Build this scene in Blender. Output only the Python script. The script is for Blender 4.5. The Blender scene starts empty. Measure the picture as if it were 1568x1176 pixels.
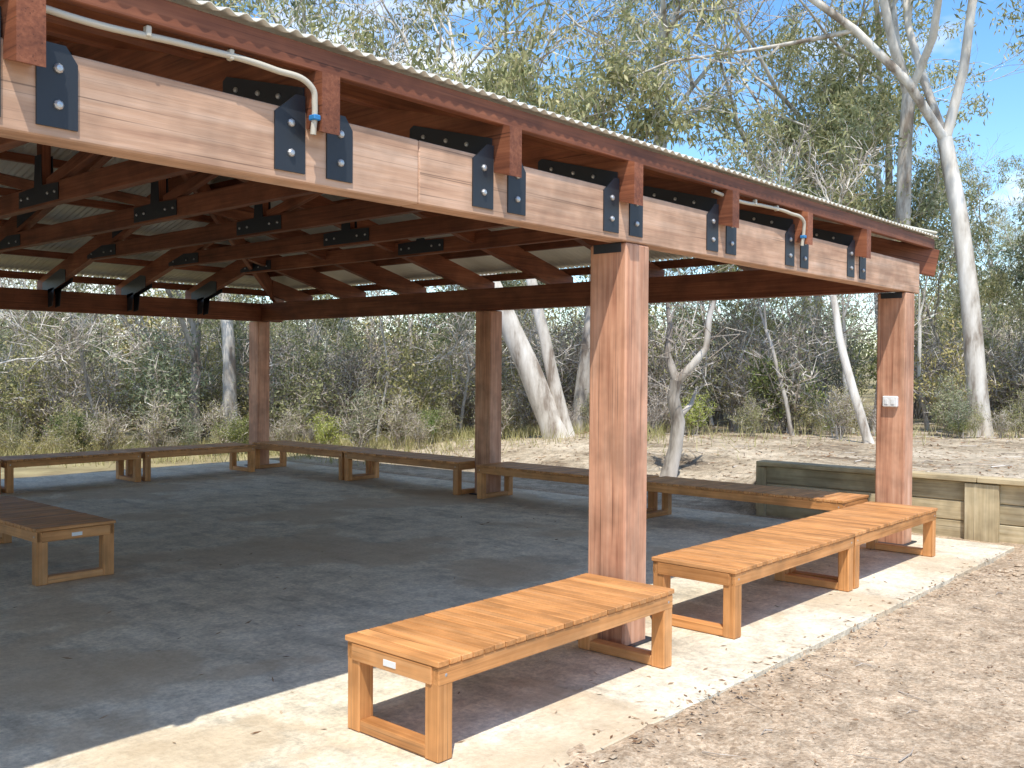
import bpy, math, random
import numpy as np
from mathutils import Matrix, Vector
random.seed(7); rng=np.random.default_rng(7)
S=bpy.context.scene
S.view_settings.view_transform='Standard'; S.view_settings.look='None'; S.view_settings.exposure=0
COL=S.collection
def link(o,parent=None):
    COL.objects.link(o)
    if parent: o.parent=parent
    return o
def empty(name,loc=(0,0,0)):
    e=bpy.data.objects.new(name,None); e.location=loc; e.empty_display_size=.2
    return link(e)

# ------------------------------------------------------------ materials
def newmat(name):
    m=bpy.data.materials.new(name); m.use_nodes=True
    nt=m.node_tree; b=nt.nodes['Principled BSDF']
    return m,nt,b
def ramp(nt,stops):
    r=nt.nodes.new('ShaderNodeValToRGB'); cr=r.color_ramp
    while len(cr.elements)<len(stops): cr.elements.new(.5)
    for e,(p,c) in zip(cr.elements,stops):
        e.position=p; e.color=(c[0],c[1],c[2],1) if hasattr(c,'__len__') else (c,c,c,1)
    return r
def noise(nt,vec,scale,detail=5,rough=.55):
    n=nt.nodes.new('ShaderNodeTexNoise'); n.inputs['Scale'].default_value=scale
    n.inputs['Detail'].default_value=min(detail,5); n.inputs['Roughness'].default_value=rough
    nt.links.new(vec,n.inputs['Vector']); return n
def mix(nt,fac,a,b,mode='MIX'):
    m=nt.nodes.new('ShaderNodeMix'); m.data_type='RGBA'; m.blend_type=mode
    for s,v in ((0,fac),(6,a),(7,b)):
        if isinstance(v,bpy.types.NodeSocket): nt.links.new(v,m.inputs[s])
        elif s==0: m.inputs[0].default_value=v
        else: m.inputs[s].default_value=(v[0],v[1],v[2],1)
    return m.outputs[2]
def bump(nt,b,h,strength=.3,dist=.01):
    n=nt.nodes.new('ShaderNodeBump'); n.inputs['Strength'].default_value=strength; n.inputs['Distance'].default_value=dist
    nt.links.new(h,n.inputs['Height']); nt.links.new(n.outputs[0],b.inputs['Normal'])
def mapping(nt,vec,sc):
    m=nt.nodes.new('ShaderNodeMapping'); m.inputs['Scale'].default_value=sc
    nt.links.new(vec,m.inputs['Vector']); return m.outputs[0]

def wood(name,dark,mid,light,rough=.55,var=.25,bs=.4,fine=60,crack=.45):
    m,nt,b=newmat(name)
    at=nt.nodes.new('ShaderNodeAttribute'); at.attribute_name='wc'
    v=at.outputs['Vector']
    n1=noise(nt,mapping(nt,v,(1.5,fine,fine)),1,4,.6)
    n2=noise(nt,mapping(nt,v,(.7,7,7)),1,3,.6)
    n3=noise(nt,mapping(nt,v,(2.5,3,3)),1.3,3,.6)
    r=ramp(nt,[(.3,dark),(.5,mid),(.7,light)])
    mm=nt.nodes.new('ShaderNodeMath'); mm.operation='ADD'
    m1=nt.nodes.new('ShaderNodeMath'); m1.operation='MULTIPLY'; m1.inputs[1].default_value=.5
    nt.links.new(n2.outputs[0],m1.inputs[0])
    m2=nt.nodes.new('ShaderNodeMath'); m2.operation='MULTIPLY'; m2.inputs[1].default_value=.5
    nt.links.new(n1.outputs[0],m2.inputs[0]); nt.links.new(m1.outputs[0],mm.inputs[0]); nt.links.new(m2.outputs[0],mm.inputs[1])
    nt.links.new(mm.outputs[0],r.inputs[0])
    g=nt.nodes.new('ShaderNodeNewGeometry')
    rr=ramp(nt,[(0,1-var),(1,1+var*.6)]); nt.links.new(g.outputs['Random Per Island'],rr.inputs[0])
    c=mix(nt,1.0,r.outputs[0],rr.outputs[0],'MULTIPLY')
    r3=ramp(nt,[(.35,.75),(.6,1.1)]); nt.links.new(n3.outputs[0],r3.inputs[0])
    c=mix(nt,1.0,c,r3.outputs[0],'MULTIPLY')
    n4=noise(nt,mapping(nt,v,(.9,110,110)),1,2,.5); r4=ramp(nt,[(.27,crack),(.38,1.)]); nt.links.new(n4.outputs[0],r4.inputs[0])
    c=mix(nt,1.0,c,r4.outputs[0],'MULTIPLY')
    nt.links.new(c,b.inputs['Base Color'])
    b.inputs['Roughness'].default_value=rough
    b.inputs['Specular IOR Level'].default_value=.35
    bump(nt,b,n1.outputs[0],bs,.004)
    return m
M_bench=wood('oiled_hardwood',(.38,.155,.045),(.60,.275,.095),(.72,.38,.165),.5,.18,.25)
M_post=wood('post_timber',(.36,.145,.08),(.62,.32,.195),(.77,.47,.32),.65,.1,1.,34,.45)
M_beam=wood('weathered_beam_timber',(.34,.18,.11),(.56,.345,.225),(.69,.48,.35),.7,.12,.8,30,.5)
M_red=wood('red_stained_timber',(.11,.034,.017),(.24,.08,.037),(.37,.14,.068),.6,.25,.4)
M_pine=wood('treated_pine_sleeper',(.34,.25,.13),(.56,.45,.27),(.70,.59,.39),.8,.25,.6,30)

m,nt,b=newmat('black_steel'); b.inputs['Base Color'].default_value=(.02,.025,.033,1); b.inputs['Roughness'].default_value=.5; M_steel=m
m,nt,b=newmat('galvanised_bolt'); b.inputs['Base Color'].default_value=(.5,.5,.5,1); b.inputs['Metallic'].default_value=.7; b.inputs['Roughness'].default_value=.35; M_bolt=m
m,nt,b=newmat('cream_pvc'); b.inputs['Base Color'].default_value=(.55,.50,.40,1); b.inputs['Roughness'].default_value=.4; M_pvc=m
m,nt,b=newmat('white_plastic'); b.inputs['Base Color'].default_value=(.75,.75,.73,1); b.inputs['Roughness'].default_value=.35; M_white=m
m,nt,b=newmat('blue_clip'); b.inputs['Base Color'].default_value=(.03,.2,.45,1); M_blue=m
m,nt,b=newmat('corrugated_steel')
tc=nt.nodes.new('ShaderNodeTexCoord'); n=noise(nt,tc.outputs['Object'],1.3,3)
r=ramp(nt,[(.3,(.60,.57,.47)),(.7,(.74,.71,.61))]); nt.links.new(n.outputs[0],r.inputs[0]); nt.links.new(r.outputs[0],b.inputs['Base Color'])
b.inputs['Roughness'].default_value=.5; M_roof=m

m,nt,b=newmat('concrete')
tc=nt.nodes.new('ShaderNodeTexCoord'); v=tc.outputs['Object']
n1=noise(nt,v,1.1,5,.65); n2=noise(nt,v,30,4,.75); n3=noise(nt,v,.62,5,.55); n4=noise(nt,v,6,5,.68); n8=noise(nt,mapping(nt,v,(1.6,.55,1)),2.2,5,.7)
r1=ramp(nt,[(.3,(.62,.54,.40)),(.5,(.77,.68,.515)),(.72,(.85,.78,.62))]); nt.links.new(n1.outputs[0],r1.inputs[0])
r2=ramp(nt,[(.3,.68),(.62,1.1)]); nt.links.new(n2.outputs[0],r2.inputs[0])
c=mix(nt,1,r1.outputs[0],r2.outputs[0],'MULTIPLY')
r4=ramp(nt,[(.35,.78),(.6,1.06)]); nt.links.new(n4.outputs[0],r4.inputs[0]); c=mix(nt,1,c,r4.outputs[0],'MULTIPLY')
r8=ramp(nt,[(.36,.74),(.48,1.0),(.7,1.08)]); nt.links.new(n8.outputs[0],r8.inputs[0]); c=mix(nt,1,c,r8.outputs[0],'MULTIPLY')
r3=ramp(nt,[(.53,0.),(.555,.45),(.68,.8)]); nt.links.new(n3.outputs[0],r3.inputs[0])
c=mix(nt,r3.outputs[0],c,(.55,.42,.265))
nt.links.new(c,b.inputs['Base Color']); b.inputs['Roughness'].default_value=.8
bump(nt,b,n2.outputs[0],.6,.014); M_conc=m

m,nt,b=newmat('ground_gravel_and_litter')
tc=nt.nodes.new('ShaderNodeTexCoord'); v=tc.outputs['Object']
vo=nt.nodes.new('ShaderNodeTexVoronoi'); vo.inputs['Scale'].default_value=42; nt.links.new(v,vo.inputs['Vector'])
hs=nt.nodes.new('ShaderNodeSeparateColor'); nt.links.new(vo.outputs['Color'],hs.inputs[0])
n1=noise(nt,v,1.0,5,.62); n2=noise(nt,v,55,3,.7); n5=noise(nt,v,7,4,.65)
rg=ramp(nt,[(0,(.34,.24,.155)),(.5,(.58,.445,.305)),(1,(.75,.62,.46))]); nt.links.new(hs.outputs[0],rg.inputs[0])
r1=ramp(nt,[(.3,(.42,.30,.195)),(.7,(.70,.55,.39))]); nt.links.new(n1.outputs[0],r1.inputs[0])
c=mix(nt,.5,rg.outputs[0],r1.outputs[0])
r2=ramp(nt,[(.3,.6),(.7,1.2)]); nt.links.new(n2.outputs[0],r2.inputs[0]); c=mix(nt,1,c,r2.outputs[0],'MULTIPLY')
r5=ramp(nt,[(.35,.68),(.65,1.12)]); nt.links.new(n5.outputs[0],r5.inputs[0]); c=mix(nt,1,c,r5.outputs[0],'MULTIPLY')
at=nt.nodes.new('ShaderNodeAttribute'); at.attribute_name='zone'
sp=nt.nodes.new('ShaderNodeSeparateXYZ'); nt.links.new(at.outputs['Vector'],sp.inputs[0])
n9=noise(nt,mapping(nt,v,(1,.4,1)),1.1,5,.7)
rl=ramp(nt,[(.34,(.25,.19,.13)),(.47,(.52,.43,.31)),(.64,(.68,.58,.44))]); nt.links.new(n9.outputs[0],rl.inputs[0])
lit=mix(nt,1,rl.outputs[0],r2.outputs[0],'MULTIPLY'); lit=mix(nt,1,lit,r5.outputs[0],'MULTIPLY')
c=mix(nt,sp.outputs[0],c,lit)
rq=ramp(nt,[(.35,(.22,.18,.10)),(.65,(.42,.36,.2))]); nt.links.new(n1.outputs[0],rq.inputs[0])
c=mix(nt,sp.outputs[1],c,rq.outputs[0])
nt.links.new(c,b.inputs['Base Color']); b.inputs['Roughness'].default_value=.95; b.inputs['Specular IOR Level'].default_value=.15
bump(nt,b,n2.outputs[0],.7,.02); M_ground=m

def leafmat(name,a,bcol,cc,trans=.3):
    m,nt,b=newmat(name); nt.nodes.remove(b)
    g=nt.nodes.new('ShaderNodeNewGeometry')
    r=ramp(nt,[(0,a),(.5,bcol),(1,cc)]); nt.links.new(g.outputs['Random Per Island'],r.inputs[0])
    at=nt.nodes.new('ShaderNodeAttribute'); at.attribute_name='tint'
    r3=ramp(nt,[(0,(1,1,1)),(.1,(.7,.76,.8)),(1,(1.35,1.2,1.0))]); nt.links.new(at.outputs['Fac'],r3.inputs[0])
    c=mix(nt,1,r.outputs[0],r3.outputs[0],'MULTIPLY')
    d=nt.nodes.new('ShaderNodeBsdfDiffuse'); nt.links.new(c,d.inputs[0])
    t=nt.nodes.new('ShaderNodeBsdfTranslucent'); nt.links.new(c,t.inputs[0])
    ms=nt.nodes.new('ShaderNodeMixShader'); ms.inputs[0].default_value=trans
    nt.links.new(d.outputs[0],ms.inputs[1]); nt.links.new(t.outputs[0],ms.inputs[2])
    nt.links.new(ms.outputs[0],nt.nodes['Material Output'].inputs['Surface'])
    return m
M_gum=leafmat('gum_leaves',(.18,.215,.12),(.37,.40,.23),(.58,.57,.38))
M_olive=leafmat('olive_scrub_leaves',(.21,.22,.10),(.40,.40,.19),(.58,.53,.31))
M_dark=leafmat('dark_scrub_leaves',(.10,.14,.055),(.21,.26,.10),(.34,.37,.16))
M_wattle=leafmat('wattle_leaves',(.19,.26,.07),(.34,.42,.14),(.48,.54,.22))
M_drygrass=leafmat('dry_grass_blades',(.28,.28,.11),(.46,.43,.2),(.62,.55,.33))
M_litter=leafmat('fallen_leaves',(.17,.09,.05),(.38,.265,.165),(.66,.54,.4),.05)
def barkmat(name,a,bc,c3,sc=3):
    m,nt,b=newmat(name); tc=nt.nodes.new('ShaderNodeTexCoord')
    n=noise(nt,mapping(nt,tc.outputs['Object'],(sc,sc,sc*.25)),1,5,.65)
    r=ramp(nt,[(.36,a),(.47,bc),(.66,c3)]); nt.links.new(n.outputs[0],r.inputs[0]); nt.links.new(r.outputs[0],b.inputs['Base Color'])
    b.inputs['Roughness'].default_value=.85; return m
M_bark=barkmat('pale_gum_bark',(.25,.20,.155),(.55,.50,.43),(.78,.74,.67))
M_barkg=barkmat('grey_bark',(.15,.12,.095),(.38,.34,.29),(.62,.57,.51))
m,nt,b=newmat('twig_bark'); nt.nodes.remove(b)
g=nt.nodes.new('ShaderNodeNewGeometry'); r=ramp(nt,[(0,(.22,.18,.145)),(.5,(.44,.38,.32)),(1,(.72,.66,.58))]); nt.links.new(g.outputs['Random Per Island'],r.inputs[0])
d=nt.nodes.new('ShaderNodeBsdfDiffuse'); nt.links.new(r.outputs[0],d.inputs[0]); nt.links.new(d.outputs[0],nt.nodes['Material Output'].inputs['Surface']); M_twig=m

# ------------------------------------------------------------ mesh builders
def _templ():
    corners=[(sx,sy,sz) for sx in(-1,1) for sy in(-1,1) for sz in(-1,1)]
    idx={}
    sg=[];ax=[]
    for ci,c in enumerate(corners):
        for a in range(3):
            idx[(c,a)]=len(sg); sg.append(c); ax.append(a)
    sg=np.array(sg,float)
    inset=np.ones((24,3)); inset[np.arange(24),ax]=0
    P=sg-sg*inset*.3
    faces=[]
    def add(l):
        p=[P[i] for i in l]; n=np.cross(p[1]-p[0],p[2]-p[0]); c=sum(p)/len(p)
        if n@c<0: l=l[::-1]
        faces.append(l)
    for a in range(3):
        o=[x for x in range(3) if x!=a]
        for s in(-1,1):
            l=[]
            for q in((-1,-1),(-1,1),(1,1),(1,-1)):
                c=[0,0,0]; c[a]=s; c[o[0]]=q[0]; c[o[1]]=q[1]; l.append(idx[(tuple(c),a)])
            add(l)
    for e in range(3):
        a,b_=[x for x in range(3) if x!=e]
        for s1 in(-1,1):
            for s2 in(-1,1):
                c1=[0,0,0];c1[e]=-1;c1[a]=s1;c1[b_]=s2;c2=list(c1);c2[e]=1;c1=tuple(c1);c2=tuple(c2)
                add([idx[(c1,a)],idx[(c2,a)],idx[(c2,b_)],idx[(c1,b_)]])
    for c in corners: add([idx[(c,0)],idx[(c,1)],idx[(c,2)]])
    return sg,inset,faces
T_SG,T_IN,T_F=_templ()
class MB:
    def __init__(s): s.v=[];s.f=[];s.m=[];s.w=[];s.n=0
    def box(s,c,size,R=None,mat=0,bev=.004):
        h=np.array(size,float)/2; bv=min(bev,h.min()*.45)
        loc=T_SG*(h-T_IN*bv)
        L=int(np.argmax(size)); order=[L]+[i for i in range(3) if i!=L]
        s.w.append(loc[:,order]+rng.uniform(-20,20,3))
        p=loc if R is None else loc@np.array(R,float).T
        s.v.append(p+np.array(c,float))
        for f in T_F: s.f.append([i+s.n for i in f]); s.m.append(mat)
        s.n+=24
    def span(s,lo,hi,**k):
        lo=np.array(lo,float);hi=np.array(hi,float); s.box((lo+hi)/2,hi-lo,**k)
    def beam(s,p0,p1,w,d,mat=0,bev=.004,up=(0,0,1)):
        p0=np.array(p0,float);p1=np.array(p1,float);x=p1-p0;L=np.linalg.norm(x);x/=L
        y=np.cross(up,x);y/=np.linalg.norm(y);z=np.cross(x,y)
        s.box((p0+p1)/2,(L,w,d),np.array([x,y,z]).T,mat,bev)
    def poly(s,pts,thick,mat=0):
        pts=np.array(pts,float);t=np.array(thick,float);n=len(pts)
        s.v.append(np.vstack([pts,pts+t])); s.w.append(np.vstack([pts,pts+t])*1.0)
        a=s.n
        nrm=np.cross(pts[1]-pts[0],pts[2]-pts[1])
        fl=nrm@t>0
        f1=list(range(a,a+n)); f2=list(range(a+n,a+2*n))[::-1]
        if fl: f1=f1[::-1]; f2=f2[::-1]
        s.f.append(f1);s.f.append(f2);s.m+= [mat,mat]
        for i in range(n):
            j=(i+1)%n; q=[a+i,a+j,a+n+j,a+n+i]
            if not fl: q=q[::-1]
            s.f.append(q);s.m.append(mat)
        s.n+=2*n
    def dome(s,c,axis,r,h,mat=0,n=8):
        c=np.array(c,float);ax=np.array(axis,float);ax/=np.linalg.norm(ax)
        t=np.cross(ax,(0,0,1.)) if abs(ax[2])<.9 else np.cross(ax,(1.,0,0));t/=np.linalg.norm(t);u=np.cross(ax,t)
        P=[]
        for rr,hh in((1,0),(.95,.5),(.6,.9)):
            for i in range(n):
                a=2*math.pi*i/n; P.append(c+ax*h*hh+(t*math.cos(a)+u*math.sin(a))*r*rr)
        P.append(c+ax*h)
        a0=s.n
        for k in range(2):
            for i in range(n):
                j=(i+1)%n; s.f.append([a0+k*n+i,a0+k*n+j,a0+(k+1)*n+j,a0+(k+1)*n+i]);s.m.append(mat)
        for i in range(n): s.f.append([a0+2*n+i,a0+2*n+(i+1)%n,a0+3*n]);s.m.append(mat)
        s.v.append(np.array(P));s.w.append(np.array(P));s.n+=3*n+1
    def obj(s,name,mats,parent=None):
        me=bpy.data.meshes.new(name)
        V=np.vstack(s.v); me.from_pydata(V.tolist(),[],s.f)
        at=me.attributes.new('wc','FLOAT_VECTOR','POINT'); at.data.foreach_set('vector',np.vstack(s.w).astype(np.float32).ravel())
        for m in mats: me.materials.append(m)
        me.polygons.foreach_set('material_index',s.m); me.update()
        return link(bpy.data.objects.new(name,me),parent)
def quadmesh(name,V,F,mi,mats,smooth=None,tint=None):
    me=bpy.data.meshes.new(name); V=np.asarray(V,np.float32);F=np.asarray(F,np.int32)
    me.vertices.add(len(V)); me.vertices.foreach_set('co',V.ravel())
    me.loops.add(F.size); me.loops.foreach_set('vertex_index',F.ravel())
    me.polygons.add(len(F)); me.polygons.foreach_set('loop_start',np.arange(0,F.size,4,dtype=np.int32))
    for m in mats: me.materials.append(m)
    me.polygons.foreach_set('material_index',np.asarray(mi,np.int32))
    if smooth is not None: me.polygons.foreach_set('use_smooth',np.asarray(smooth,bool))
    if tint is not None:
        a=me.attributes.new('tint','FLOAT','POINT'); a.data.foreach_set('value',np.asarray(tint,np.float32))
    me.update(calc_edges=True); return me
def tube(name,pts,r,mat,parent=None):
    cu=bpy.data.curves.new(name,'CURVE'); cu.dimensions='3D'; cu.bevel_depth=r; cu.bevel_resolution=3
    sp=cu.splines.new('BEZIER'); sp.bezier_points.add(len(pts)-1)
    for bp,p in zip(sp.bezier_points,pts): bp.co=p; bp.handle_left_type=bp.handle_right_type='AUTO'
    cu.materials.append(mat); return link(bpy.data.objects.new(name,cu),parent)

# ------------------------------------------------------------ terrain
def sst(x): x=np.clip(x,0,1); return x*x*(3-2*x)
def wob(x,y):
    return (np.sin(1.7*x+.9*y)+np.sin(2.9*y-1.3*x+1)+np.sin(5.1*x+3.3*y+2)*.5+np.sin(7.7*x-6.1*y)*.4)/2.9
def gz(x,y):
    x=np.asarray(x,float);y=np.asarray(y,float)
    w=.05+3.8*sst((y-5.25)/1.3)
    top=.5*(1-.75*sst((y-9)/8))
    bank=top*sst((x-10.38)/w)
    h=bank+.05*wob(x*.6,y*.6)*sst((x-11)/2)
    d=np.hypot(x,y)
    h=h+.05*np.clip(d-30,0,60)
    base=-.04+.012*wob(x*2,y*2)
    f=sst((5.2-x)/1.2)*sst((3.2-y)/.2)
    spill=f*(.034+.012*wob(x*3,y*4)+.016*wob(x*9+1,y*8)-.035*sst((y-2.44)/.45))
    front=.03*sst((2.2-y)/1.5)*sst((10-x)/1)
    return h+base+spill+front
def axis(a,b,fa,fb,step,big):
    inner=np.arange(fa,fb,step)
    l=[];x=fa;s=step
    while x>a: s=min(s*1.18,big); x-=s; l.append(x)
    r=[];x=inner[-1];s=step
    while x<b: s=min(s*1.18,big); x+=s; r.append(x)
    return np.array(l[::-1]+list(inner)+r)
gx=axis(-150,260,0,11.5,.06,12); gy=axis(-150,260,-.5,6.8,.06,12)
X,Y=np.meshgrid(gx,gy,indexing='ij'); Z=gz(X,Y)
V=np.stack([X,Y,Z],-1).reshape(-1,3); ny=len(gy)
I,J=np.meshgrid(np.arange(len(gx)-1),np.arange(ny-1),indexing='ij'); q=(I*ny+J).ravel()
F=np.stack([q,q+ny,q+ny+1,q+1],-1)
me=quadmesh('ground',V,F,np.zeros(len(F)),[M_ground],np.ones(len(F)))
zl=sst((V[:,0]-10.2)/.4); zg=np.maximum(sst((V[:,1]-13.6)/1.5),sst((np.hypot(V[:,0],V[:,1])-20)/6))
zz=np.stack([zl,zg,0*zl],-1).astype(np.float32)
a=me.attributes.new('zone','FLOAT_VECTOR','POINT'); a.data.foreach_set('vector',zz.ravel())
link(bpy.data.objects.new('ground',me))

mb=MB(); mb.span((-5.4,2.47,-.16),(9.95,14.7,0),bev=.006)
slab=mb.obj('concrete_slab',[M_conc])

# ------------------------------------------------------------ shelter
shelter=empty('picnic_shelter',(0,0,0))
UE0,UE1,VE0,VE1=-4.9,9.85,3.165,14.06
RV=(VE0+VE1)/2; HALF=RV-VE0; TN=math.tan(math.radians(15)); ZE=2.975; RZ=2.835
posts=[(4.80,3.40),(9.37,3.40),(9.22,8.6),(9.22,13.82),(.22,3.40),(-4.3,3.40),(-4.3,8.6),(-4.3,13.78),(.22,13.78),(4.72,13.78)]
mb=MB()
for i,(x,y) in enumerate(posts):
    h=.12 if i==0 else .115
    mb.span((x-h,y-.14,-.02),(x+h,y+.135,2.395),bev=.012)
    mb.span((x-.17,y-.17,.0),(x+.17,y+.17,.012),mat=1,bev=.002)
    if i in(0,1):
        mb.span((x-h-.008,y-.10,2.34),(x-h-.002,y+.10,2.394),mat=1,bev=.001)
mb.obj('posts',[M_post,M_steel],shelter)
mb=MB()
mb.span((-4.5,3.26,2.40),(3.02,3.39,2.69),bev=.006); mb.span((3.023,3.26,2.40),(9.6,3.39,2.69),bev=.006)
mb.obj('front_beam',[M_beam],shelter)
mb=MB()
mb.span((9.17,3.393,2.402),(9.31,13.697,2.688)); mb.span((-4.5,13.70,2.40),(9.6,13.84,2.69)); mb.span((-4.37,3.393,2.402),(-4.23,13.697,2.688))
mb.obj('side_beams',[M_red],shelter)
def rz(d): return RZ+TN*d
RD=.24
US=[8.06,6.92,5.78,4.64,3.57,2.44,1.27,.12,-1.02,-2.16,-3.3]
mb=MB(); st=MB()
def bolt(c,ax,r=.013): st.dome(c,ax,r,.014,1)
def rafter(p_out,dirn,L):
    p_out=np.array(p_out,float); dirn=np.array(dirn,float)
    n=np.array([-dirn[1],dirn[0]])*.045
    a=p_out; b_=p_out+dirn*L
    z0=RZ; z1=RZ+TN*L
    pts=[(a[0]-n[0],a[1]-n[1],z0-RD),(b_[0]-n[0],b_[1]-n[1],z1-RD),(b_[0]-n[0],b_[1]-n[1],z1),(a[0]-n[0],a[1]-n[1],z0)]
    mb.poly(pts,(2*n[0],2*n[1],0))
    W=mb.v[-1]; w=np.stack([(W[:,:2]-a)@dirn,(W[:,:2]-a)@n*20,W[:,2]],-1)+rng.uniform(-20,20,3); mb.w[-1]=w
EV=-.01
for u in US:
    L=min(HALF,UE1-u,u-UE0)
    if L<.4: continue
    rafter((u,VE0+EV),(0,1),L-EV); rafter((u,VE1-EV),(0,-1),L-EV)
ks=[4.0]+[7.75+1.38*k for k in range(-2,5)]
for vv in ks:
    L=HALF-abs(vv-RV)
    if L<.4: continue
    rafter((UE1-EV,vv),(-1,0),L); rafter((UE0+EV,vv),(1,0),L)
for sx,ue in ((-1,UE1),(1,UE0)):
    for sy,ve in((1,VE0),(-1,VE1)):
        mb.beam((ue+sx*.02,ve+sy*.02,RZ-.13),(ue+sx*HALF,ve+sy*HALF,RZ-.13+TN*HALF),.06,.26)
mb.beam((UE0+HALF,RV,RZ-.06+TN*HALF),(UE1-HALF,RV,RZ-.06+TN*HALF),.05,.26)
TZ0,TZ1=3.02,3.20
dt=(TZ0+.02-(RZ-RD))/TN
for u in US:
    e=min(UE1-u,u-UE0)
    mb.span((u-.043,VE0+dt,TZ0),(u+.043,VE1-dt,TZ1))
    top=rz(min(HALF,e))-.1
    if e>1.9: mb.span((u-.04,RV-.05,TZ1+.003),(u+.04,RV+.05,top))
    if e>3.2:
        for sg in(-1,1):
            mb.beam((u+.004,RV+sg*.12,TZ1),(u+.004,RV+sg*1.9,rz(min(e,HALF-1.9))-RD+.05),.07,.1)
    for sgn in(-1,1):
        xs=u+sgn*.046
        h=.26 if e>1.9 else .02
        st.poly([(xs,RV-.4,TZ0+.02),(xs,RV+.4,TZ0+.02),(xs,RV+.4,TZ1-.02),(xs,RV+.08,TZ1-.01),(xs,RV+.06,TZ1+h),(xs,RV-.06,TZ1+h),(xs,RV-.08,TZ1-.01),(xs,RV-.4,TZ1-.02)],(sgn*.006,0,0))
        for bv in(-.34,-.2,.2,.34): bolt((xs+sgn*.006,RV+bv,(TZ0+TZ1)/2),(sgn,0,0),.014)
        for s2,ve in((1,VE0),(-1,VE1)):
            c0=ve+s2*(dt+.25)
            st.poly([(xs,c0-s2*.35,TZ0+.015),(xs,c0+s2*.42,TZ0+.02),(xs,c0+s2*.42,TZ1-.03),(xs,c0+s2*.05,TZ1-.02),(xs,c0-s2*.35,TZ1-.12)] if s2>0 else
                    [(xs,c0-s2*.35,TZ1-.12),(xs,c0+s2*.05,TZ1-.02),(xs,c0+s2*.42,TZ1-.03),(xs,c0+s2*.42,TZ0+.02),(xs,c0-s2*.35,TZ0+.015)],(sgn*.0065,0,0))
            for bv in(-.22,.12,.32): bolt((xs+sgn*.006,c0+s2*bv,(TZ0+TZ1)/2-.02),(sgn,0,0),.013)
        if e>3:
            for s2 in(-1,1):
                vv=RV+s2*2.9; z=rz(HALF-2.9)-RD/2; sl=-TN*s2
                st.poly([(xs,vv-.3,z-.07-.3*sl),(xs,vv+.3,z-.07+.3*sl),(xs,vv+.3,z+.07+.3*sl),(xs,vv-.3,z+.07-.3*sl)],(sgn*.006,0,0))
mb.obj('rafters_and_trusses',[M_red],shelter)
for u in US:
    yb=3.26; t=-.008
    st.poly([(u-.20,yb,2.435),(u-.055,yb,2.435),(u-.055,yb,2.75),(u-.10,yb,2.75),(u-.20,yb,2.665)],(0,t,0))
    st.poly([(u+.055,yb,2.435),(u+.19,yb,2.435),(u+.19,yb,2.655),(u+.15,yb,2.71),(u+.055,yb,2.71)],(0,t,0))
    for zz_ in(2.51,2.63):
        bolt((u-.125,yb+t,zz_),(0,-1,0),.017); bolt((u+.125,yb+t,zz_),(0,-1,0),.017)
    for sgn in(-1,1):
        xs=u+sgn*.047
        st.poly([(xs,3.27,2.64),(xs,3.40,2.66),(xs,3.84,2.78),(xs,3.87,2.81),(xs,3.87,2.93),(xs,3.84,2.945),(xs,3.27,2.79)],(sgn*.006,0,0))
        for q_ in(3.44,3.59,3.76): bolt((xs+sgn*.006,q_,2.785+(q_-3.44)*TN),(sgn,0,0),.012)
        st.poly([(xs,13.87,2.62),(xs,13.7,2.64),(xs,13.15,2.78),(xs,13.15,2.94),(xs,13.3,2.96),(xs,13.87,2.80)],(sgn*.006,0,0))
        st.poly([(xs,13.69,2.45),(xs,13.55,2.47),(xs,13.5,2.72),(xs,13.69,2.70)],(sgn*.006,0,0))
st.obj('steel_connector_plates',[M_steel,M_bolt],shelter)
mb=MB()
k=0; d=.03
while d<HALF:
    zt=rz(d)+.002; z1=zt+(.098 if k==0 else .085); w=.045 if k==0 else .07
    x0,x1,y0,y1=UE0+d,UE1-d,VE0+d,VE1-d
    mb.span((x0,y0,zt),(x1,y0+w,z1)); mb.span((x0,y1-w,zt),(x1,y1,z1))
    mb.span((x1-w,y0+w+.002,zt+.001),(x1,y1-w-.002,z1-.001)); mb.span((x0,y0+w+.002,zt+.001),(x0+w,y1-w-.002,z1-.001))
    k+=1; d+=.86
mb.obj('roof_purlins',[M_red],shelter)
def sheet(name,s0,s1,fn):
    n=int((s1-s0)/(.076/6)); s=np.linspace(s0,s1,n+1)
    V=np.zeros((n+1,2,3)); 
    for i,t in enumerate(s):
        (a,b_)=fn(t); c=.010*math.cos(2*math.pi*t/.076)
        V[i,0]=a;V[i,1]=b_;V[i,:,2]+=c
    q=np.arange(n)*2; F=np.stack([q,q+2,q+3,q+1],-1)
    me=quadmesh(name,V.reshape(-1,3),F,np.zeros(n),[M_roof],np.ones(n))
    o=link(bpy.data.objects.new(name,me),shelter); md=o.modifiers.new('t','SOLIDIFY'); md.thickness=.004; md.offset=0
ZS=ZE-.012
def L_u(u): return max(0.001,min(HALF,UE1-u,u-UE0))
def L_v(v): return max(0.001,HALF-abs(v-RV))
sheet('roof_sheet_front',UE0,UE1,lambda u:((u,VE0,ZS),(u,VE0+L_u(u),ZS+TN*L_u(u))))
sheet('roof_sheet_back',UE0,UE1,lambda u:((u,VE1,ZS),(u,VE1-L_u(u),ZS+TN*L_u(u))))
sheet('roof_sheet_end',VE0,VE1,lambda v:((UE1,v,ZS),(UE1-L_v(v),v,ZS+TN*L_v(v))))
sheet('roof_sheet_end_2',VE0,VE1,lambda v:((UE0,v,ZS),(UE0+L_v(v),v,ZS+TN*L_v(v))))
mb=MB()
zr=ZS+TN*HALF+.02
mb.beam((UE0+HALF,RV,zr),(UE1-HALF,RV,zr),.3,.02)
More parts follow.
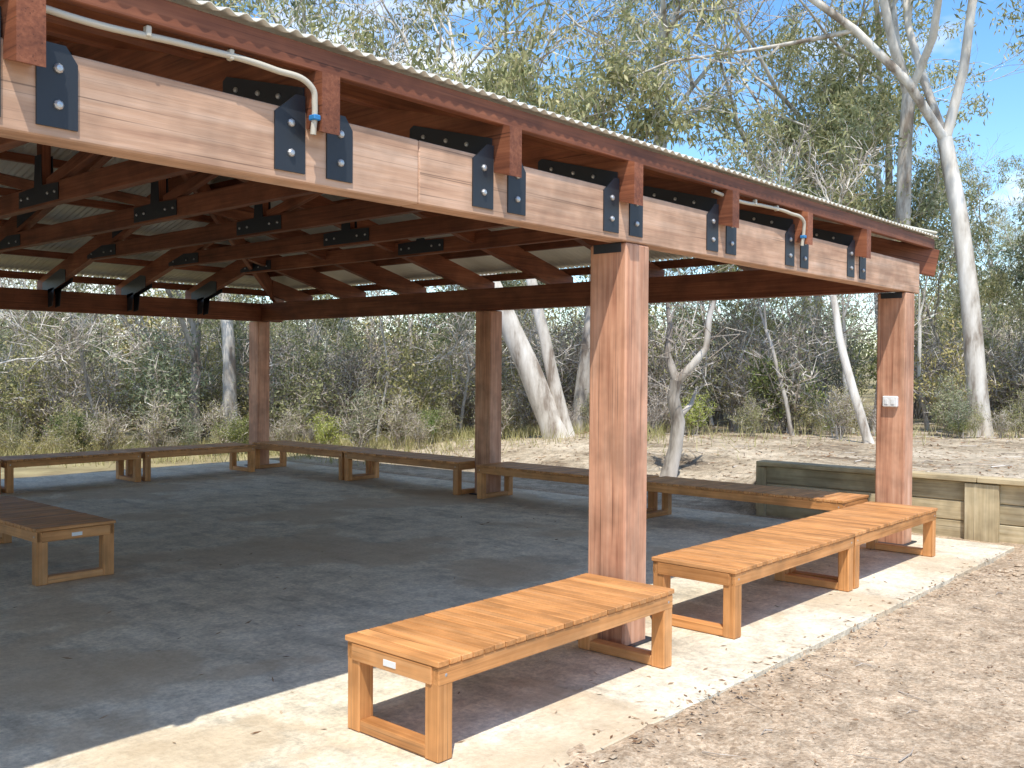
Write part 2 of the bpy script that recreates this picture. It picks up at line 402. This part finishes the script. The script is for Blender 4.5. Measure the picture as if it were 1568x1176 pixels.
for sx,ue in ((-1,UE1),(1,UE0)):
    for sy,ve in((1,VE0),(-1,VE1)):
        mb.beam((ue+sx*.05,ve+sy*.05,ZS+.03),(ue+sx*HALF,ve+sy*HALF,zr),.22,.015)
mb.obj('ridge_capping',[M_roof],shelter)
for u in(2.44,6.92):
    tube('conduit_pipe',[(u-1.3,3.235,2.822),(u-.95,3.225,2.80),(u-.6,3.225,2.815),(u-.24,3.20,2.805),(u-.085,3.17,2.765),(u-.066,3.175,2.70),(u-.062,3.19,2.585)],.0125,M_pvc,shelter)
    mb=MB(); mb.box((u-.062,3.18,2.65),(.034,.04,.022)); mb.obj('conduit_clip',[M_blue],shelter)
    mb=MB()
    for k in(-1.15,-.75,-.42): mb.box((u+k,3.222,2.822),(.02,.03,.04))
    mb.obj('conduit_saddle',[M_pvc],shelter)
mb=MB(); mb.box((9.235,3.39,1.36),(.05,.14,.105),bev=.01); mb.box((9.208,3.42,1.36),(.008,.03,.05)); mb.box((9.208,3.36,1.36),(.008,.03,.05)); mb.obj('power_outlet_box',[M_white],shelter)

# ------------------------------------------------------------ benches
def bench(cx,cy,L,along='u',tag=True,W=.6,H=.43):
    mb=MB(); hl=L/2; hw=W/2
    lg=.085
    n=int(round((L)/.070)); p=L/n
    for i in range(n):
        x=-hl+p*(i+.5)
        mb.box((x,rng.uniform(-.002,.002),H-.0125+rng.uniform(-.0012,.0012)),(p-.005,W+.012,.025),bev=.003)
    for sy in(-1,1):
        mb.span((-hl+.012,sy*(hw-.018)-.0175,H-.105),(hl-.012,sy*(hw-.018)+.0175,H-.027))
    for sx in(-1,1):
        mb.span((sx*(hl-.022)-.0175,-hw+.04,H-.106),(sx*(hl-.022)+.0175,hw-.04,H-.0275))
        for sy in(-1,1):
            x=sx*(hl-.012-lg/2); y=sy*(hw-.002-lg/2)
            mb.span((x-lg/2,y-lg/2,0.002),(x+lg/2,y+lg/2,H-.028),bev=.005)
            mb.dome((x,sy*(hw-.002),H-.065),(0,sy,0),.008,.004,1)
        x=sx*(hl-.012-lg/2)
        mb.span((x-lg/2+.004,-hw+lg,0.004),(x+lg/2-.004,hw-lg,.06),bev=.005)
    if tag: mb.box((-(hl-.003),.0,H-.07),(.004,.08,.028),mat=2,bev=.001)
    for t in(-.45,0,.45):
        mb.span((t*L-.03,-hw+.037,H-.09),(t*L+.03,hw-.037,H-.028))
    o=mb.obj('slatted_bench',[M_bench,M_bolt,M_white])
    o.location=(cx,cy,0)
    if along=='v': o.rotation_euler=(0,0,math.pi/2)
    o.rotation_euler.z+=rng.uniform(-.004,.004)
    return o
bench(3.685,3.165,1.83); bench(6.2,3.165,1.83,tag=False); bench(8.045,3.165,1.82,tag=False)
bench(9.1,4.82,2.35,'v',False); bench(9.1,7.24,2.33,'v',False)
bench(9.15,9.95,2.33,'v',False); bench(9.15,12.3,2.3,'v',False)
bench(7.7,13.3,1.83,'u',False); bench(5.83,13.3,1.83,'u',False); bench(3.95,13.3,1.83,'u',False)
bench(3.30,8.42,2.1,'v',True)

# ------------------------------------------------------------ retaining wall
mb=MB()
y0,y1=-8.0,5.3
ys=np.arange(y1,y0,-2.4)
for i in range(len(ys)):
    a_=ys[i]; b2=max(y0,a_-2.4)
    for k in range(3):
        mb.span((10.33+rng.uniform(-.004,.004),b2+.004,-.06+k*.2),(10.40,a_-.004,-.06+k*.2+.195),bev=.008)
    mb.span((10.265,a_-.2 if i else a_-.1,-.06),(10.325,a_+.12 if i else a_+.0,.53),bev=.006)
    mb.span((10.24,b2+.003,.545),(10.46,a_-.003,.595),bev=.006)
for k in range(3): mb.span((10.40,5.31,-.06+k*.2),(11.0,5.38,-.06+k*.2+.195),bev=.008)
mb.obj('retaining_wall',[M_pine])

# ------------------------------------------------------------ vegetation
def ribbons(segs,R=None):
    s=np.array(segs,float); n=len(s); R=R or rng
    p0=s[:,:3];p1=s[:,3:6];r0=s[:,6:7];r1=s[:,7:8]
    w=np.cross(p1-p0,R.normal(size=(n,3))); w/=np.linalg.norm(w,axis=1)[:,None]+1e-9
    V=np.stack([p0-w*r0,p0+w*r0,p1+w*r1,p1-w*r1],1).reshape(-1,3)
    return V,np.arange(4*n).reshape(n,4)
def prisms(segs,n):
    s=np.array(segs,float)
    p0=s[:,:3];p1=s[:,3:6];r0=s[:,6];r1=s[:,7]
    d=p1-p0; d/=np.linalg.norm(d,axis=1)[:,None]+1e-9
    ref=np.where(np.abs(d[:,2:3])>.9,np.array([[1.,0,0]]),np.array([[0,0,1.]]))
    t=np.cross(d,ref);t/=np.linalg.norm(t,axis=1)[:,None]; b_=np.cross(d,t)
    a=np.arange(n)*2*math.pi/n; ca=np.cos(a);sa=np.sin(a)
    ring=t[:,None,:]*ca[None,:,None]+b_[:,None,:]*sa[None,:,None]
    V=np.concatenate([p0[:,None,:]+ring*r0[:,None,None],p1[:,None,:]+ring*r1[:,None,None]],1)
    base=(np.arange(len(s))*2*n)[:,None]; i=np.arange(n);j=(i+1)%n
    F=np.stack([base+i,base+j,base+j+n,base+i+n],-1)
    return V.reshape(-1,3),F.reshape(-1,4)
def leaves(C,length,width,droop=.8,R=None):
    R=R or rng
    n=len(C); d=R.normal(size=(n,3)); d[:,2]-=droop*1.6; d/=np.linalg.norm(d,axis=1)[:,None]
    w=np.cross(d,R.normal(size=(n,3))); w/=np.linalg.norm(w,axis=1)[:,None]+1e-9
    L=(length*R.uniform(.6,1.3,n))[:,None]; W=(width*R.uniform(.7,1.3,n))[:,None]
    V=np.stack([C,C+d*L*.45+w*W*.5,C+d*L,C+d*L*.45-w*W*.5],1).reshape(-1,3)
    F=np.arange(4*n).reshape(n,4); return V,F
def gather(parts):
    Vs=[];Fs=[];M=[];Sm=[];o=0
    for V,F,mi,sm in parts:
        Vs.append(V);Fs.append(F+o);M.append(np.full(len(F),mi));Sm.append(np.full(len(F),sm));o+=len(V)
    return np.vstack(Vs),np.vstack(Fs),np.concatenate(M),np.concatenate(Sm)
def assemble(name,parts,mats):
    V,F,M,Sm=gather(parts); return quadmesh(name,V,F,M,mats,Sm)
def polytube(pts,rad,n=9):
    pts=np.array(pts,float);k=len(pts)
    d=np.gradient(pts,axis=0); d/=np.linalg.norm(d,axis=1)[:,None]
    t=np.cross(d,[0.13,1.0,0.05]);t/=np.linalg.norm(t,axis=1)[:,None];b_=np.cross(d,t)
    a=np.arange(n)*2*math.pi/n
    ring=t[:,None]*np.cos(a)[None,:,None]+b_[:,None]*np.sin(a)[None,:,None]
    V=(pts[:,None]+ring*np.array(rad)[:,None,None]).reshape(-1,3)
    F=[]
    for i in range(k-1):
        for j in range(n): F.append([i*n+j,i*n+(j+1)%n,(i+1)*n+(j+1)%n,(i+1)*n+j])
    return V,np.array(F)
VM=[M_bark,M_barkg,M_twig,M_gum,M_olive,M_dark,M_wattle]
def gumtree(seed,H=14,r0=.2,lean=(0,0),fork=.35,spread=.55,leafn=14,limbs=3,bark=0,leafm=3,wig=.12,llen=.2,lw=.048,dens=1.0,thick=1.0):
    R=np.random.default_rng(seed); parts=[];thin=[];pale=[];C=[]
    def path(p,d,L,r,r_end,k,wg,up):
        pts=[p];d=d/np.linalg.norm(d)
        for i in range(k):
            d=d+R.normal(size=3)*wg; d[2]+=up; d/=np.linalg.norm(d); pts.append(pts[-1]+d*L/k)
        return np.array(pts),np.linspace(r,r_end,k+1),d
    def twigs(p,d,L,r,on):
        pts,rad,dd=path(p,d,L,r,.006,3,.25,-.03)
        for i in range(3): thin.append([*pts[i],*pts[i+1],rad[i],rad[i+1]])
        if not on or R.random()<.15: return
        for q in (pts[1],pts[2],pts[3],pts[3]):
            n=int(leafn*R.uniform(.5,1.5))
            if n: C.append(q+R.normal(size=(n,3))*np.array([.16,.16,.13])+np.array([0,0,-.03]))
    def sub(p,d,L,r,lvl,on=True):
        k=6
        pts,rad,dd=path(p,d,L,r,r*.38,k,.17,.05)
        if lvl==2: on=R.random()<dens
        if lvl<=1: V,F=polytube(pts,rad,7 if lvl<1 else 5); parts.append((V,F,bark,True))
        else:
            if not on and dens>0 and R.random()<.45: return
            rad=np.maximum(rad,.011)
            for i in range(k): pale.append([*pts[i],*pts[i+1],rad[i],rad[i+1]])
        for i in range(2,k+1):
            nb=1 if i<k else 2
            for _ in range(nb):
                e=R.normal(size=3); e-=e@dd*dd; e/=np.linalg.norm(e)
                tang=pts[i]-pts[i-1]; tang/=np.linalg.norm(tang)
                nd=tang*.75+e*R.uniform(.45,.95)+np.array([0,0,.12])
                if lvl<2: sub(pts[i],nd,L*R.uniform(.38,.6),rad[i]*.66*thick,lvl+1)
                else: twigs(pts[i],nd,L*R.uniform(.5,.8),max(rad[i]*.6,.008),on)
    d0=np.array([lean[0],lean[1],1.0])
    pts,rad,dd=path(np.zeros(3)-d0*.2,d0,H*fork,r0,r0*.72,8,wig*.5,.015)
    rad=rad.copy(); rad[0]*=1.35
    V,F=polytube(pts,rad,12); parts.append((V,F,bark,True))
    a0=R.uniform(0,6.28)
    for i in range(limbs):
        a=a0+i*2*math.pi/limbs+R.uniform(-.4,.4); s=spread*R.uniform(.5,1.1) if i else spread*.25
        nd=dd+np.array([math.cos(a)*s,math.sin(a)*s,.15])
        sub(pts[-1]-dd*.05,nd,H*(1-fork)*R.uniform(.62,.85),r0*.72*R.uniform(.6,.8) ,0)
    if pale: V,F=prisms(pale,3); parts.append((V,F,bark,False))
    if thin: V,F=ribbons(thin,R); parts.append((V,F,2,False))
    if C: V,F=leaves(np.vstack(C),llen,lw,.7,R); parts.append((V,F,leafm,False))
    return gather(parts)
def place(geo,x,y,rot=0,sc=1,sz=None):
    V,F,M,Sm=geo; c,s=math.cos(rot),math.sin(rot); sz=sz or sc
    W=np.stack([(V[:,0]*c-V[:,1]*s)*sc+x,(V[:,0]*s+V[:,1]*c)*sc+y,V[:,2]*sz+float(gz(x,y))],-1)
    return W,F,M,Sm
def put(geo,name,x,y,rot=0,sc=1):
    W,F,M,Sm=place(geo,0,0,rot,sc); W[:,2]-=float(gz(0,0))
    o=bpy.data.objects.new(name,quadmesh(name,W,F,M,VM,Sm,np.full(len(W),rng.uniform(.3,.8)))); o.location=(x,y,float(gz(x,y)))
    return link(o)
class Mass:
    def __init__(s): s.V=[];s.F=[];s.M=[];s.T=[];s.n=0;s.S=[]
    def add(s,geo,*a,**k):
        V,F,M,Sm=place(geo,*a,**k); s.V.append(V);s.F.append(F+s.n);s.M.append(M);s.S.append(Sm);s.T.append(np.full(len(V),rng.uniform(.12,1)));s.n+=len(V)
    def obj(s,name):
        return link(bpy.data.objects.new(name,quadmesh(name,np.vstack(s.V),np.vstack(s.F),np.concatenate(s.M),VM,np.concatenate(s.S),np.concatenate(s.T))))
RT=np.array([.664,-.748])
def ln(k): return (RT[0]*k,RT[1]*k)
put(gumtree(11,8.5,.24,ln(-.42),.5,.4,10,2,wig=.06,dens=.2),'gum_tree',13.9,11.2)
put(gumtree(12,7.5,.13,ln(-.2),.55,.4,10,2,wig=.08,dens=.2),'gum_tree',14.0,11.05)
put(gumtree(13,7.5,.18,ln(.02),.6,.4,10,2,bark=1,wig=.06,dens=.3),'gum_tree',15.2,11.75)
put(gumtree(14,13,.14,ln(0),.5,.45,11,2,wig=.06,dens=.4),'gum_tree',11.1,17.7)
put(gumtree(15,9,.13,ln(.12),.22,.7,8,3,bark=1,dens=.4),'gum_tree',10.6,18.2)
put(gumtree(16,16,.19,ln(-.02),.36,.6,14,3,wig=.07,dens=.45),'gum_tree',18.9,5.3)
put(gumtree(17,17,.17,ln(.02),.4,.5,14,3,wig=.07,dens=.45),'gum_tree',19.2,7.2)
put(gumtree(19,14,.2,ln(.04),.4,.6,11,3,dens=.14,thick=1.2),'gum_tree',19.85,13.4)
put(gumtree(20,15,.17,ln(.05),.45,.65,11,2,dens=.2,thick=1.2),'gum_tree',18.7,18.1)
put(gumtree(21,15,.18,ln(0),.4,.6,11,3,dens=.32),'gum_tree',17.0,21.5)
t12=gumtree(22,15,.2,ln(.03),.3,.6,16,3,dens=.36,thick=1.1)
put(t12,'gum_tree',24.6,9.2,.5)
t13=gumtree(23,14,.17,ln(-.05),.35,.6,16,3,dens=.34,thick=1.1); put(t13,'gum_tree',26.5,11.6)
put(t13,'gum_tree',24.5,1.5,1.2,1.05)
put(gumtree(24,8,.12,ln(-.03),.3,.5,16,3,dens=.45),'gum_tree',21.8,10.0)
def P3(a,z,dpt=0): return (RT[0]*a+.748*dpt,RT[1]*a+.664*dpt,z)
parts=[]
parts.append((*polytube([P3(-.02,-.15),P3(.0,.05),P3(.1,.42,.05),P3(.13,.8,.0),P3(.06,1.15,.05),P3(.1,1.4)],[.15,.12,.10,.10,.09,.09],9),1,True))
parts.append((*polytube([P3(.1,1.38),P3(-.02,1.75,.1),P3(.03,2.15,.15),P3(-.05,2.7,.1)],[.07,.055,.045,.02],7),1,True))
parts.append((*polytube([P3(.1,1.36),P3(.3,1.6,-.1),P3(.5,1.85,-.1),P3(.52,2.3,-.2),P3(.68,2.8,-.2)],[.07,.06,.05,.04,.02],7),0,True))
parts.append((*polytube([P3(.12,.85),P3(.35,1.05,.2),P3(.45,1.3,.3)],[.05,.035,.015],6),1,True))
R=np.random.default_rng(5); sg=[]
for i in range(60):
    z=R.uniform(1.2,2.8); a=R.uniform(-.05,.6); p=np.array(P3(a,z,R.uniform(-.1,.1))); d=R.normal(size=3); d[2]=abs(d[2]); e=p+d*.25; sg.append([*p,*e,.009,.005]); sg.append([*e,*(e+R.normal(size=3)*.18),.005,.003])
parts.append((*prisms(sg,3),2,False))
put(gather(parts),'dead_tree',11.73,7.42)
dead2=gumtree(32,5.5,.08,ln(-.3),.5,.45,0,2,dens=0,wig=.15); put(dead2,'dead_tree',15.7,6.1)

def shrub(seed,H,W,nst,nleaf,leafm,llen,lw,tw=10,low=.25):
    R=np.random.default_rng(seed); thin=[];C=[]
    for s in range(nst):
        a=R.uniform(0,6.28); sp=R.uniform(0,1)**.6; tip=np.array([math.cos(a)*sp*W,math.sin(a)*sp*W,H*(1-.45*sp*sp)*R.uniform(.65,1.05)])
        b0=np.array([R.normal()*.12,R.normal()*.12,-.1]); k=4; prev=b0; r=R.uniform(.014,.034)
        P=[b0]
        for i in range(1,k+1):
            t=i/k; q=b0+(tip-b0)*np.array([t**1.2,t**1.2,t**.85])+R.normal(size=3)*.07*H/2; thin.append([*prev,*q,r*(1-.8*(i-1)/k),r*(1-.8*i/k)]); prev=q; P.append(q)
        for j in range(tw):
            t=R.uniform(low,1)*k; i=min(int(t),k-1); q=P[i]+(P[i+1]-P[i])*(t-i)
            d=R.normal(size=3); d[2]=abs(d[2])*.8+.15; d/=np.linalg.norm(d); e=q+d*R.uniform(.2,.55)*H/2.4; m_=(q+e)/2+R.normal(size=3)*.04
            thin.append([*q,*m_,.010,.008]); thin.append([*m_,*e,.008,.004])
            d2=d+R.normal(size=3)*.6; thin.append([*m_,*(m_+d2*.22),.007,.003])
            if nleaf: C.append(np.repeat([m_,e,e],nleaf,0)+R.normal(size=(3*nleaf,3))*.09*H/2.2)
    V,F=ribbons(thin,R); parts=[(V,F,2,False)]
    if C: V,F=leaves(np.vstack(C),llen,lw,.0,R); parts.append((V,F,leafm,False))
    return gather(parts)
SH={'olive':[shrub(41,2.4,1.2,16,5,4,.11,.042),shrub(42,2.8,1.1,14,5,3,.12,.04)],
    'wattle':[shrub(43,1.8,1.1,16,6,6,.10,.036)],
    'dark':[shrub(44,2.4,1.3,16,7,5,.11,.042)],
    'twig':[shrub(45,2.6,1.4,24,0,4,.05,.02,18),shrub(46,2.2,1.3,26,1,4,.08,.03,15),shrub(47,3.2,1.1,18,1,3,.10,.035,18)]}
ALL=SH['olive']*3+SH['wattle']+SH['dark']+SH['twig']*3
fw=np.array([.748,.664])
def world(X,Z): p=RT*X+fw*Z; return p[0],p[1]
def near_edge(t):
    return np.interp(t,[-.9,-.5,-.25,-.05,0,.09,.14,.25,.45,.6,.9],[17.5,18.5,19.5,19,19.5,19.5,18,17,18.5,17.5,15])
scrub=Mass()
for i in range(225):
    t=rng.uniform(-.8,.8); dd=rng.random()**1.3*13; Zc=near_edge(t)+.3+dd
    x,y=world(t*Zc,Zc)
    if t<-.1: g_=random.choice(ALL)
    elif t<.2: g_=random.choice(SH['olive']+SH['twig']*2)
    else: g_=random.choice(SH['twig']*3+SH['dark']+SH['olive']*2)
    sc=rng.uniform(.55,.92)*(1+dd*.05)
    scrub.add(g_,x,y,rng.uniform(0,6.28),sc,sz=sc*rng.uniform(.85,1.2))
for i in range(90):
    t=rng.uniform(-.85,.85); Zc=near_edge(t)+rng.uniform(-1.4,.6); x,y=world(t*Zc,Zc)
    sc=rng.uniform(.15,.45); scrub.add(random.choice(ALL),x,y,rng.uniform(0,6.28),sc)
scrub.obj('bushland_scrub')
sap=[gumtree(51,7,.06,ln(.08),.35,.5,8,2,dens=.5,llen=.18),gumtree(52,8,.07,ln(-.12),.45,.45,8,2,dens=.4,llen=.18,bark=0),gumtree(53,6,.055,ln(.25),.4,.5,0,2,dens=0,bark=0),gumtree(54,7,.06,ln(-.3),.45,.4,7,2,dens=.25,bark=1)]
mass=Mass()
for i in range(44):
    t=-.8+1.6*(i+rng.random())/44; Zc=near_edge(t)+rng.uniform(-.3,5); x,y=world(t*Zc,Zc); sc=rng.uniform(.45,.8)
    mass.add(sap[int(rng.integers(0,4))],x,y,rng.uniform(0,6.28),sc)
mass.obj('gum_saplings')
mass=Mass()
for i in range(14):
    t=-.85+1.7*(i+rng.random())/14; Zc=rng.uniform(42,60); x,y=world(t*Zc,Zc); sc=rng.uniform(.5,.7)
    mass.add([t12,t13][i%2],x,y,rng.uniform(0,6.28),sc)
for i in range(46):
    t=-.95+1.9*(i+rng.random())/46; Zc=rng.uniform(33,46); x,y=world(t*Zc,Zc); sc=rng.uniform(1.5,2.1)
    mass.add(random.choice(SH['olive']*3+SH['dark']),x,y,rng.uniform(0,6.28),sc)
mass.obj('distant_trees')

def blades(n,xy,h,w,name,mat):
    x,y=xy; z=gz(x,y); C=np.stack([x,y,z-.01],-1)
    d=rng.normal(size=(n,3))*.35; d[:,2]=1; d/=np.linalg.norm(d,axis=1)[:,None]
    a=rng.uniform(0,6.28,n); wv=np.stack([np.cos(a),np.sin(a),0*a],-1)
    L=(h*rng.uniform(.4,1.2,n))[:,None]; bend=rng.normal(size=(n,3))*.25; bend[:,2]=0
    e=C+d*L+bend*L
    V=np.stack([C-wv*w,C+wv*w,e+wv*w*.2,e-wv*w*.2],1).reshape(-1,3)
    F=np.arange(4*n).reshape(n,4)
    return link(bpy.data.objects.new(name,quadmesh(name,V,F,np.zeros(n),[mat])))
n=38000
t=rng.uniform(-.85,.75,n)
k=(t<.16)|(rng.random(n)<.12); t=t[k]; n=len(t)
Zc=near_edge(t)+rng.uniform(-3.0,3.0,n)*rng.random(n)**.5
x=RT[0]*t*Zc+fw[0]*Zc; y=RT[1]*t*Zc+fw[1]*Zc
keep=~((x<10.4)&(y<14.9)); clump=(wob(x*2.2,y*2.2)+rng.normal(size=n)*.4)>-.2; keep&=clump
x=x[keep];y=y[keep]; blades(len(x),(x,y),.26,.007,'dry_grass',M_drygrass)

def flatleaves(x,y,L,W,zoff=.006,base=None):
    n=len(x); z=(gz(x,y) if base is None else base)+zoff
    C=np.stack([x,y,z],-1); a=rng.uniform(0,6.28,n); d=np.stack([np.cos(a),np.sin(a),rng.normal(size=n)*.18],-1)
    w=np.stack([-np.sin(a),np.cos(a),rng.normal(size=n)*.35],-1)
    l=(L*rng.uniform(.5,1.4,n))[:,None]; ww=(W*rng.uniform(.5,1.4,n))[:,None]
    V=np.stack([C-d*l*.5,C+w*ww*.5,C+d*l*.5,C-w*ww*.5],1).reshape(-1,3)
    V[:,2]=np.maximum(V[:,2],np.repeat(z-.004,4)); return V,np.arange(4*n).reshape(n,4)
parts=[]
x=rng.uniform(1.5,13,24000); y=rng.uniform(-3.5,2.45,24000)
k=(wob(x*1.3,y*1.3)*1.2+wob(x*4,y*4)*.5+rng.normal(size=len(x))*.45)>.45-.25*sst((x-5)/4)
V,F=flatleaves(x[k],y[k],.03,.010); parts.append((V,F,0,False))
x=rng.uniform(2,9.5,500); y=2.62-.3*rng.random(500)**.5; V,F=flatleaves(x,y,.04,.012,.004,np.zeros(500)); parts.append((V,F,0,False))
x=rng.uniform(10.5,26,26000); y=rng.uniform(-3,16,26000); k=((y<5.2)|(x>11.5))&((wob(x*2,y*2)+rng.normal(size=len(x))*.8)>-.2)
V,F=flatleaves(x[k],y[k],.09,.022,.01); parts.append((V,F,0,False))
x=rng.uniform(-2,9.9,420); y=2.5+rng.random(420)**2*10; V,F=flatleaves(x,y,.06,.012,.003,np.zeros(420)); parts.append((V,F,0,False))
seg=[]
for i in range(460):
    x=rng.uniform(2,12); y=rng.uniform(-3,2.4)
    if i>140: x=rng.uniform(10.6,24); y=rng.uniform(-2,14)
    if i>140 and y>5.2 and x<11.8: continue
    a=rng.uniform(0,6.28); L=rng.uniform(.06,.35)*(1 if i<=140 else 3); r=rng.uniform(.0015,.005)*(1 if i<=140 else 2.5)
    z=float(gz(x,y))+r+.002; x2=x+math.cos(a)*L*.5;y2=y+math.sin(a)*L*.5; x3=x2+math.cos(a+.4)*L*.5;y3=y2+math.sin(a+.4)*L*.5
    seg.append([x,y,z,x2,y2,z+.01,r,r*.8]); seg.append([x2,y2,z+.01,x3,y3,float(gz(x3,y3))+r,r*.8,r*.4])
V,F=prisms(seg,5); parts.append((V,F,1,False))
link(bpy.data.objects.new('leaf_litter',assemble('leaf_litter',parts,[M_litter,M_twig])))
def stones(name,x,y,r):
    n=len(x); z=gz(x,y)
    oct_=np.array([[1,0,0],[0,1,0],[-1,0,0],[0,-1,0],[.1,.1,.75],[0,0,-.6]])
    ang=rng.uniform(0,6.28,n); ca,sa=np.cos(ang),np.sin(ang)
    P=np.stack([np.stack([(o_[0]*ca-o_[1]*sa)*r*1.2+x,(o_[0]*sa+o_[1]*ca)*r+y,o_[2]*r+z+r*.2],-1) for o_ in oct_],1)
    top=P[:,4:5]; ringp=P[:,:4]; up=ringp*.55+top*.45+np.array([0,0,.001])*1; V=np.concatenate([ringp,up],1).reshape(-1,3)
    base=(np.arange(n)*8)
    F=np.concatenate([np.stack([base+i,base+(i+1)%4,base+4+(i+1)%4,base+4+i],-1) for i in range(4)]+[np.stack([base+4+i for i in range(4)],-1)])
    link(bpy.data.objects.new(name,quadmesh(name,V,F,np.zeros(len(F)),[M_ground])))
n=9000; x=rng.uniform(1.5,11,n); y=rng.uniform(-3.5,2.55,n); stones('gravel_stones',x,y,rng.uniform(.003,.009,n)*(1+(rng.random(n)<.03)*1.6))
n=260; x=rng.uniform(8.6,10.2,n); y=2.3-rng.random(n)*1.6; stones('loose_rocks',x,y,rng.uniform(.012,.045,n))

# ------------------------------------------------------------ light, sky, camera
sd=Vector((.40,.345,-1.0)).normalized()
sun=bpy.data.lights.new('sun','SUN'); sun.energy=5.0; sun.angle=math.radians(.53); sun.color=(1,.95,.865)
so=link(bpy.data.objects.new('sun',sun)); so.rotation_euler=sd.to_track_quat('-Z','Y').to_euler(); so.location=(-10,-9,25)
w=bpy.data.worlds.new('World'); S.world=w; w.use_nodes=True; nt=w.node_tree; bg=nt.nodes['Background']
sky=nt.nodes.new('ShaderNodeTexSky'); sky.sky_type='NISHITA'; sky.sun_disc=False
sky.sun_elevation=math.asin(-sd.z); sky.sun_rotation=math.atan2(-sd.x,-sd.y); sky.altitude=300; sky.dust_density=.5; sky.ozone_density=1.6
tc=nt.nodes.new('ShaderNodeTexCoord'); n1=noise(nt,mapping(nt,tc.outputs['Generated'],(1,1,2.2)),3.2,5,.6)
r=ramp(nt,[(.52,0.),(.68,.9)]); nt.links.new(n1.outputs[0],r.inputs[0])
hsv=nt.nodes.new('ShaderNodeHueSaturation'); hsv.inputs['Saturation'].default_value=1.25; hsv.inputs['Value'].default_value=1.85; nt.links.new(sky.outputs[0],hsv.inputs['Color'])
c=mix(nt,r.outputs[0],hsv.outputs[0],(11.5,11.2,10.6))
nt.links.new(c,bg.inputs[0]); bg.inputs[1].default_value=.15

cam=bpy.data.cameras.new('camera'); cam.sensor_width=36; cam.lens=33.9; cam.clip_end=1000; cam.clip_start=.05
co=link(bpy.data.objects.new('camera',cam))
f0=Vector((.748,.664,0)).normalized(); r0=f0.cross(Vector((0,0,1))); p=math.atan(24/1477); th=.007
fwd=(f0*math.cos(p)-Vector((0,0,1))*math.sin(p)); up=r0.cross(fwd)
r2=r0*math.cos(th)+up*math.sin(th); u2=up*math.cos(th)-r0*math.sin(th)
Mx=Matrix((r2,u2,-fwd)).transposed().to_4x4(); Mx.translation=Vector((0,0,1.65)); co.matrix_world=Mx
S.camera=co
